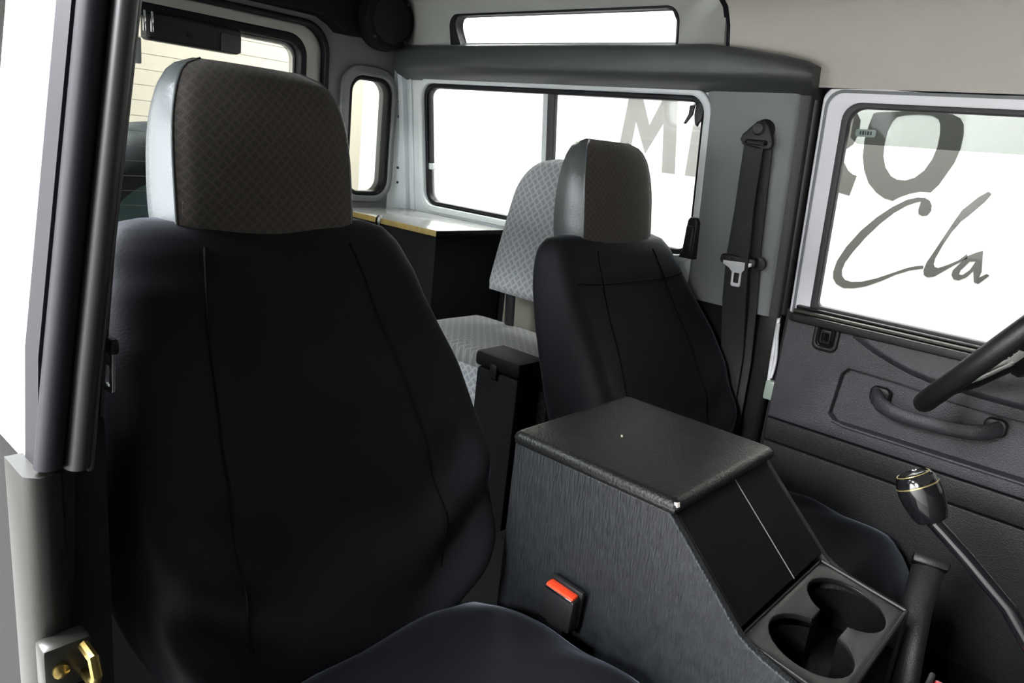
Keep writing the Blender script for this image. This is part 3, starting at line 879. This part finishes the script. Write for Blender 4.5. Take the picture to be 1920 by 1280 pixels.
def front_seat(cx, dz, seed, label, folds):
    t = thing('front_seat', label, 'seat', (cx, 0.5, 0.34), 'front seats in black covers')
    bm = BM()
    rings = []
    n = 56
    zs = [0.470 + 0.542 * k / 60 for k in range(61)]
    for z in zs:
        rings.append([back_point(cx, dz, z, 2 * pi * i / n, seed, folds) for i in range(n)])
    add_loft(bm, rings, True)
    b = obj('backrest', bm, 'black_cover', t, angle=80)
    # sewn seams of the cover: two down the front, one round each shoulder
    for sx in (-1, 1):
        pts = []
        for k in range(34):
            z = 0.535 + 0.45 * k / 33
            fx = 0.60 - 0.10 * (k / 33)
            a = math.acos(min(1, fx ** (1 / 0.45)))
            ang = -a if sx > 0 else -(pi - a)
            p = back_point(cx, dz, z, ang, seed, folds)
            pts.append(p + Vector((0, -0.0005, 0)))
        obj('cover_seam', tube(pts, 0.0016, 6), 'cover_seam', b)
    if cx < 0:
        pts = None
    else:
      pts = [back_point(cx, dz, 0.925 + 0.004 * cos(k * pi / 12), -pi * (0.22 + 0.56 * k / 24), seed, folds) + Vector((0, -0.0005, 0)) for k in range(25)]
    if pts:
        obj('cover_seam', tube(pts, 0.0010, 6), 'cover_seam', b)
    c = obj('cushion', cushion_mesh(cx, dz, seed, 1), 'black_cover', t, angle=80)
    obj('seat_base', box(cx - 0.215, cx + 0.215, 0.26, 0.72, 0.338, 0.38 + dz, 0.006), 'black_plastic', t)
    # headrest: fabric front and back, vinyl cheeks, piping
    zz = [0.975 + (1.212 - 0.975) * k / 26 for k in range(27)]
    R = [head_ring(cx, dz, z) for z in zz]
    h = obj('headrest', strip([r[0] for r in R]), 'seat_fabric', t, angle=80)
    h['label'] = 'brown grey woven fabric headrest'
    bm = strip([r[2] for r in R])
    top = R[-1]
    bm.faces.new([bm.verts.new(p) for p in top[0] + top[2]])
    obj('headrest_back', bm, 'seat_fabric', h, angle=80)
    for idx in (1, 3):
        o = obj('headrest_cheek', strip([r[idx] for r in R]), 'grey_vinyl', h, angle=80)
        o['label'] = 'light grey vinyl headrest cheek'
        e = 0 if idx == 1 else -1
        obj('piping', tube([r[idx][e] for r in R], 0.0018, 8), 'grey_vinyl', o)
    bm = BM()
    low = R[0]
    bm.faces.new([bm.verts.new(p) for p in low[0] + low[2]])
    obj('headrest_base', bm, 'black_cover', h)
    for sx in (-1, 1):
        obj('headrest_post', tube([(cx + sx * 0.06, 0.945, 0.92 + dz), (cx + sx * 0.06, 0.955, 0.98 + dz)], 0.006, 10), 'chrome', h)
    return t


front_seat(-0.424, 0.0, 1.3, 'large near front seat in loose black cover with tall patterned headrest', 1.0)
front_seat(0.428, -0.034, 4.1, 'far front seat in black cover standing between the cubby box and far door', 0.6)

# ------------------------------------------------------------------ seat belt buckle beside the near seat


def buckle(nm, label, loc, d, m, grp):
    t = thing(nm, label, 'buckle', loc, grp)
    mt = Matrix.Translation(loc) @ d
    obj('stalk', box(-0.008, 0.008, -0.016, 0.016, -0.16, 0.0, 0.003, mtx=mt), 'black_plastic', t)
    obj('body', box(-0.013, 0.006, -0.029, 0.029, -0.01, 0.046, 0.004, mtx=mt), 'black_plastic', t)
    obj('back_lip', box(0.005, 0.013, -0.030, 0.030, -0.01, 0.054, 0.003, mtx=mt), 'black_plastic', t)
    obj('release_button', box(-0.0115, 0.0045, -0.025, 0.025, 0.034, 0.0495, 0.003, mtx=mt), m, t)['label'] = 'bright red release button'
    obj('slot_edge', box(-0.0135, -0.0120, -0.024, 0.024, 0.0425, 0.0465, 0.0005, mtx=mt), 'chrome', t)
    return t


buckle('seat_belt_buckle', 'black belt buckle with orange red button beside the cubby box', (-0.1745, 0.530, 0.493), Matrix.Rotation(radians(-2), 4, 'Y') @ Matrix.Rotation(radians(4), 4, 'X'), 'red_button', 'belt buckles')
buckle('seat_belt_buckle', 'belt buckle with dark red button low at the front of the tray', (0.06, 0.085, 0.478), Matrix.Rotation(radians(-20), 4, 'Y') @ Matrix.Rotation(radians(90), 4, 'Z'), 'dark_red', 'belt buckles')

# ------------------------------------------------------------------ cubby box
cb = thing('cubby_box', 'black vinyl cubby box with padded lid and cup holders between the front seats', 'storage box', (0, 0.4, 0.34))
prof = [(0.668, 0.335), (0.668, 0.712), (0.396, 0.712), (0.276, 0.596), (0.262, 0.588), (0.240, 0.580), (0.200, 0.569), (0.14, 0.556), (0.05, 0.535), (0.0, 0.515), (0.0, 0.36), (0.2, 0.335)]
for s in (-1, 1):
    pf = prof if s < 0 else prof[:7] + [(0.150, 0.558), (0.150, 0.335)]
    obj('side_panel', plate(pf, [], 0.014, (lambda u, v, w: (-0.153 + w, u, v)) if s < 0 else (lambda u, v, w: (0.139 + w, u, v)), 0.003), 'cubby_vinyl', cb)
obj('body', plate([(0.660, 0.335), (0.660, 0.708), (0.404, 0.708), (0.288, 0.598), (0.288, 0.335)], [], 0.278, lambda u, v, w: (-0.139 + w, u, v)), 'cubby_front', cb)
n_ = Vector((0, -0.114, 0.12)).normalized()
for x0, x1 in ((-0.139, 0.0285), (0.030, 0.139)):
    bm = BM()
    P = [Vector((x, y, z)) for x, y, z in ((x0, 0.400, 0.708), (x1, 0.400, 0.708), (x1, 0.284, 0.596), (x0, 0.284, 0.596))]
    add_loft(bm, [P, [p + Vector((0, -0.0045, 0.0045)) for p in P]], True)
    bmesh.ops.bevel(bm, geom=bm.edges[:], offset=0.0012, segments=1, affect='EDGES')
    obj('front_panel', bm, 'cubby_front', cb)
obj('seam_bead', tube([(0.0293, 0.3952, 0.7125), (0.0293, 0.2795, 0.6005)], 0.0008, 6), 'trim_grey', cb)
# padded lid
bm = BM()
NX, NY = 22, 26
add_box(bm, -0.156, 0.152, 0.388, 0.668, 0.712, 0.722, 0.003)
lid_under = obj('lid_rim', bm, 'lid_vinyl', cb)
bm = BM()
rings = []
for k in range(9):
    a = pi / 2 * k / 8
    g = 0.012 * (1 - cos(a))
    zt = 0.7205 + 0.0125 * sin(a)
    rings.append([Vector((x, y, zt)) for x, y in rr(-0.158 + g, 0.154 - g, 0.384 + g, 0.672 - g, 0.010, 5)])
for k, g in enumerate((0.03, 0.05, 0.075, 0.10)):
    rings.append([Vector((x, y, 0.733 + (0.0012, 0.002, 0.0026, 0.003)[k])) for x, y in rr(-0.158 + g, 0.154 - g, 0.384 + g, 0.672 - g, 0.008, 5)])
add_loft(bm, rings, True)
lid = obj('lid', bm, 'lid_vinyl', cb, angle=60)
lid['label'] = 'padded black vinyl lid'
obj('worn_corner', lathe([(0.0045, -0.004), (0.0055, 0.0), (0.004, 0.005)], 8, Matrix.Translation((-0.1505, 0.3905, 0.724))), 'worn_corner', lid)
# cup holder tray
tz = lambda y: 0.570 + (y - 0.22) * 0.16
outl = rr(-0.138, 0.142, 0.150, 0.281, 0.008)
c1, c2, r_ = (-0.066, 0.215), (0.068, 0.215), 0.053
hole = []
for k in range(25):
    a = radians(20 + 320 * k / 24)
    hole.append((c1[0] + r_ * cos(a), c1[1] + r_ * sin(a)))
for k in range(25):
    a = radians(200 + 320 * k / 24)
    hole.append((c2[0] + r_ * cos(a), c2[1] + r_ * sin(a)))
tray = obj('cup_tray', plate(outl, [hole], 0.008, lambda u, v, w: (u, v, tz(v) + w), 0.002), 'tray_plastic', cb)
bm = BM()
vr = [[bm.verts.new((u, v, z)) for u, v in hole] for z in (0.567, 0.505)]
for i in range(len(hole)):
    j = (i + 1) % len(hole)
    bm.faces.new((vr[0][i], vr[0][j], vr[1][j], vr[1][i]))
bm.faces.new(vr[1])
obj('cup_well', bm, 'cubby_front', tray, angle=60)
obj('tray_edge', tube([(0.140, 0.279, 0.588), (0.141, 0.25, 0.583), (0.141, 0.20, 0.575), (0.141, 0.153, 0.568)], 0.0035, 8), 'tray_plastic', tray)
obj('tray_edge', tube([(-0.134, 0.279, 0.588), (0.140, 0.279, 0.588)], 0.0025, 8), 'tray_plastic', tray)
obj('tray_edge', tube([(-0.136, 0.152, 0.567), (0.141, 0.152, 0.567)], 0.003, 8), 'tray_plastic', tray)
obj('tray_support', box(-0.138, 0.139, 0.155, 0.285, 0.34, 0.503), 'cubby_front', cb, smooth=False)
fk = obj('paper_fleck', box(-0.004, 0.004, -0.0015, 0.0015, 0, 0.0012, 0.0004, mtx=Matrix.Translation((-0.038, 0.553, 0.7362)) @ Matrix.Rotation(0.6, 4, 'Z')), 'pale_fleck')
tag(fk, 'tiny pale fleck lying on the cubby box lid', 'fleck')

# ------------------------------------------------------------------ tunnel and levers
tn = obj('trim_7', box(-0.22, 0.22, -0.5, 0.235, 0.0, 0.40, 0.03), 'dark_floor')
struct(tn, 'black carpeted transmission tunnel in front of the cubby box', 'tunnel')
gv = thing('gear_lever', 'glossy black gear lever with gold ring round its barrel knob', 'lever', (0.05, -0.04, 0.40))
kd = Vector((-0.02, 0.55, 0.83)).normalized()
kb = Vector((0.052, 0.140, 0.748))
mt = axis_mtx(kb, kd) @ Matrix.Scale(0.9, 4)
obj('knob', lathe([(0.011, -0.004), (0.020, 0.0), (0.0245, 0.010), (0.0285, 0.030), (0.0292, 0.044), (0.0285, 0.0515)], 36, mt), 'black_gloss', gv)
obj('knob_cap', lathe([(0.0285, 0.0535), (0.0270, 0.060), (0.0235, 0.067), (0.019, 0.070), (0.0185, 0.0685), (0.004, 0.0700)], 36, mt), 'black_gloss', gv)
obj('gold_ring', lathe([(0.0278, 0.0512), (0.0290, 0.0516), (0.0290, 0.0532), (0.0278, 0.0536), (0.0278, 0.0512)], 36, mt, False), 'gold_line', gv)
obj('cap_ring', lathe([(0.0215, 0.0672), (0.0228, 0.0680), (0.0222, 0.0690), (0.0208, 0.0688), (0.0215, 0.0672)], 36, mt, False), 'gold_line', gv)
obj('shaft', tube([kb, (0.052, 0.125, 0.738), (0.052, 0.093, 0.716), (0.052, 0.04, 0.676), (0.052, 0.0, 0.63), (0.052, -0.03, 0.55), (0.052, -0.04, 0.39)], 0.0095, 14), 'black_gloss', gv)
obj('gaiter', lathe([(0.06, 0.0), (0.055, 0.02), (0.045, 0.03), (0.04, 0.05), (0.028, 0.06), (0.022, 0.085), (0.013, 0.10)], 24, Matrix.Translation((0.052, -0.04, 0.398))), 'rubber', gv)
hb = thing('handbrake_lever', 'flat dark handbrake lever rising beside the cup holder tray', 'lever', (0.16, 0.12, 0.34))
obj('arm', tube([(0.17, 0.125, 0.35), (0.185, 0.14, 0.47), (0.24, 0.155, 0.53), (0.29, 0.160, 0.572)], [0.020, 0.021, 0.023, 0.024], 14, flat=(1.0, 0.55, (-0.5, 0.2, 0.8))), 'black_plastic', hb)
gp = obj('end_cap', box(-0.026, 0.026, -0.020, 0.020, -0.004, 0.012, 0.004, mtx=axis_mtx((0.296, 0.160, 0.578), (0.45, 0.1, 0.7))), 'tray_plastic', hb)
obj('button', lathe([(0.003, 0.0), (0.003, 0.003), (0.001, 0.004)], 10, axis_mtx((0.290, 0.155, 0.586), (-0.6, -0.2, 0.9))), 'brass', gp)

# ------------------------------------------------------------------ steering wheel
sw = thing('steering_wheel', 'black steering wheel whose rim reaches in front of the far door', 'steering wheel', (0.43, 0.13, 0.97))
ca, sa = cos(radians(35)), sin(radians(35))
mt = Matrix.Translation((0.43, 0.13, 0.97)) @ Matrix(((1, 0, 0, 0), (0, -sa, ca, 0), (0, ca, sa, 0), (0, 0, 0, 1)))
bm = BM()
NR, NS = 72, 14
vr = []
for i in range(NR):
    a = 2 * pi * i / NR
    vr.append([bm.verts.new(mt @ Vector(((0.2 + 0.0175 * cos(2 * pi * j / NS)) * cos(a), (0.2 + 0.0175 * cos(2 * pi * j / NS)) * sin(a), 0.0165 * sin(2 * pi * j / NS)))) for j in range(NS)])
for i in range(NR):
    for j in range(NS):
        bm.faces.new((vr[i][j], vr[(i + 1) % NR][j], vr[(i + 1) % NR][(j + 1) % NS], vr[i][(j + 1) % NS]))
obj('rim', bm, 'black_plastic', sw, angle=80)
obj('hub', lathe([(0.06, -0.06), (0.075, -0.05), (0.08, -0.03), (0.06, -0.02)], 28, mt), 'black_plastic', sw)
for a in (0, 180, 235, 305):
    d = Vector((cos(radians(a)), sin(radians(a)), 0))
    obj('spoke', tube([mt @ (d * 0.06 + Vector((0, 0, -0.035))), mt @ (d * 0.13 + Vector((0, 0, -0.022))), mt @ (d * 0.195)], 0.014, 10, flat=(1.3, 0.5, mt.to_3x3() @ Vector((0, 0, 1)))), 'black_plastic', sw)
obj('column', tube([mt @ Vector((0, 0, -0.05)), mt @ Vector((0, 0, -0.62))], 0.035, 16), 'black_plastic', sw)

# ------------------------------------------------------------------ rear of the cabin
# inward facing seat on the far side
ss = thing('inward_facing_seat', 'grey patterned inward facing rear seat under the far long window', 'seat', (0.5, 1.2, 0.0))
bm = BM()
NU, NZ = 30, 30
front, back = [], []
for j in range(NZ + 1):
    v = j / NZ
    z = 0.752 + 0.372 * v
    hw = 0.205
    if v > 0.7:
        hw *= 1 - 0.62 * (1 - math.sqrt(max(0, 1 - ((v - 0.7) / 0.3) ** 2))) * 0.9
    hw *= 0.985 + 0.015 * sin(pi * v)
    if v < 0.06:
        hw *= 0.97 + 0.03 * v / 0.06
    xf = 0.512 + 0.105 * v
    rf, rb = [], []
    for i in range(NU + 1):
        u = -1 + 2 * i / NU
        e = (1 - abs(u) ** 6) ** 0.5 * (1 - abs(2 * v - 1) ** 12) ** 0.5
        rf.append(Vector((xf + 0.022 - 0.030 * e - 0.006 * (1 - u * u), 1.195 + hw * u, z)))
        rb.append(Vector((xf + 0.022 + 0.024 * e, 1.195 + hw * u, z)))
    front.append(rf)
    back.append(rb)
bp_ = obj('back_pad', strip(front), 'side_seat_fabric', ss, angle=80)
obj('back_pad_rear', strip(back), 'black_plastic', ss, angle=80)
for y in (1.055, 1.325):
    obj('post', tube([(0.56, y, 0.66), (0.55, y, 0.80)], 0.012, 10, flat=(1.4, 0.7, (1, 0, 0))), 'black_plastic', ss)
bm = BM()
secs = []
for k in range(23):
    u = -1 + 2 * k / 22
    e = (1 - abs(u) ** 10) ** 0.5
    y = 1.215 + 0.275 * u
    secs.append([Vector((x, y, z)) for x, z in ((0.315 + 0.03 * (1 - e), 0.585), (0.300 + 0.03 * (1 - e), 0.61), (0.305 + 0.03 * (1 - e), 0.635 + 0.012 * e), (0.325, 0.640 + 0.018 * e), (0.45, 0.640 + 0.02 * e), (0.57, 0.640 + 0.018 * e), (0.585, 0.62), (0.58, 0.58))])
add_loft(bm, secs, True)
obj('cushion', bm, 'side_seat_fabric_shaded', ss, angle=60)
bm = BM()
secs = []
for k in range(13):
    y = 0.96 + 0.51 * k / 12
    secs.append([Vector((0.306, y, 0.44)), Vector((0.298, y, 0.56)), Vector((0.300, y, 0.612)), Vector((0.32, y, 0.612)), Vector((0.32, y, 0.44))])
add_loft(bm, secs, True)
obj('cushion_front', bm, 'side_seat_fabric', ss, angle=60)
for y in (1.0, 1.43):
    obj('leg', tube([(0.34, y, 0.0), (0.34, y, 0.59)], 0.013, 10), 'black_plastic', ss)
    obj('wall_bracket', box(0.55, 0.715, y - 0.012, y + 0.012, 0.55, 0.60, 0.003), 'black_plastic', ss)

bb = thing('equipment_case', 'black equipment case standing behind the far front seat', 'case', (0.27, 1.1, 0.0))
obj('case_body', box(0.19, 0.275, 0.962, 1.088, 0.0, 0.665, 0.010), 'matt_black', bb)
obj('case_lid', box(0.186, 0.279, 0.958, 1.092, 0.666, 0.702, 0.010), 'matt_black', bb)
obj('case_catch', box(0.183, 0.188, 1.02, 1.04, 0.650, 0.682, 0.002), 'black_plastic', bb)

# side cabinet over the far wheel arch
cp = obj('capping_panel', box(0.7135, 0.721, 0.90, 1.49, 0.60, 0.845, 0.003), 'wood_brown', bpy.data.objects['wall_right_lower'])
cp['label'] = 'drab beige capping panel'
cab = thing('side_cabinet', 'dark rear side cabinet with glossy top and wooden edge strip below the far window', 'cabinet', (0.55, 1.73, 0.0))
obj('cabinet_body', box(0.432, 0.712, 1.515, 1.975, 0.0, 0.882), 'dark_card', cab, smooth=False)
obj('top_board', box(0.418, 0.708, 1.498, 1.978, 0.883, 0.899, 0.0015), 'worktop_laminate', cab)
obj('wood_edge', box(0.4145, 0.4185, 1.498, 1.978, 0.8825, 0.8985, 0.0008), 'wood_edge', cab)
obj('front_edge', box(0.4145, 0.708, 1.4945, 1.4985, 0.8825, 0.8985, 0.0008), 'cubby_front', cab)
hk = thing('hanging_hook', 'small steel hook hanging over the wooden edge of the side cabinet', 'hook', (0.41, 1.75, 0.84))
obj('hook_wire', tube([(0.424, 1.752, 0.9015), (0.413, 1.752, 0.9015), (0.4088, 1.752, 0.898), (0.4085, 1.752, 0.87), (0.4085, 1.753, 0.838), (0.403, 1.753, 0.832)], 0.0038, 8), 'chrome', hk)
obj('hook_plate', box(0.4085, 0.413, 1.736, 1.746, 0.872, 0.902, 0.001), 'steel', hk)

# near side belt: only its tongue shows past the pillar
nb = thing('seat_belt', 'dark seat belt with a thin bright tongue beside the near pillar', 'seat belt', (-0.68, 0.86, 0.5), 'front seat belts')
obj('webbing', ribbon([((-0.660, 0.80, 1.20), (-0.002, 0.024, 0)), ((-0.684, 0.80, 1.0), (-0.002, 0.024, 0)), ((-0.698, 0.795, 0.88), (-0.002, 0.024, 0)), ((-0.706, 0.79, 0.80), (-0.002, 0.024, 0)), ((-0.710, 0.78, 0.50), (-0.002, 0.024, 0)), ((-0.710, 0.775, 0.0), (-0.002, 0.024, 0))]), 'webbing', nb)
obj('tongue', plate(rr(0.768, 0.792, 0.857, 0.906, 0.004), [rr(0.774, 0.786, 0.864, 0.886, 0.002)], 0.004, lambda u, v, w: (-0.690 + w + (v - 0.88) * 0.03, u, v), 0.001), 'chrome', nb)
obj('tongue_grip', plate(rr(0.758, 0.802, 0.902, 0.918, 0.005), [], 0.009, lambda u, v, w: (-0.694 + w, u, v), 0.002), 'black_plastic', nb)

# spare wheel on the outside of the rear door
sp = thing('spare_wheel', 'dark spare wheel hanging outside behind the rear door window', 'wheel', (0.0, 2.2, 0.35))
mt = axis_mtx((0.0, 2.12, 0.735), (0, 1, 0))
ty = [(0.22, 0.01), (0.26, -0.005), (0.32, 0.0), (0.352, 0.02), (0.364, 0.05), (0.368, 0.11), (0.364, 0.17), (0.352, 0.20), (0.32, 0.22), (0.26, 0.225), (0.22, 0.21)]
bm = BM()
n = 96
rings = []
for r, z in ty:
    rings.append([mt @ Vector(((r - (0.007 if (r > 0.34 and k % 4 == 0) else 0)) * cos(2 * pi * k / n), (r - (0.007 if (r > 0.34 and k % 4 == 0) else 0)) * sin(2 * pi * k / n), z)) for k in range(n)])
rings.append(rings[0])
add_loft(bm, rings, False)
obj('tyre', bm, 'tyre', sp, angle=50)
obj('rim', lathe([(0.222, 0.01), (0.215, 0.03), (0.19, 0.05), (0.15, 0.06), (0.12, 0.03), (0.06, 0.03), (0.055, 0.0), (0.03, 0.0)], 40, mt), 'teal_steel', sp)
for k in range(5):
    a = 2 * pi * k / 5
    obj('wheel_nut', lathe([(0.012, 0.0), (0.012, 0.03), (0.006, 0.034)], 6, mt @ Matrix.Translation((0.09 * cos(a), 0.09 * sin(a), 0.0)) @ Matrix.Rotation(pi, 4, 'X')), 'steel', sp)
obj('carrier', tube([(0.0, 2.05, 0.735), (0.0, 2.16, 0.735)], 0.05, 16), 'rubber', sp)
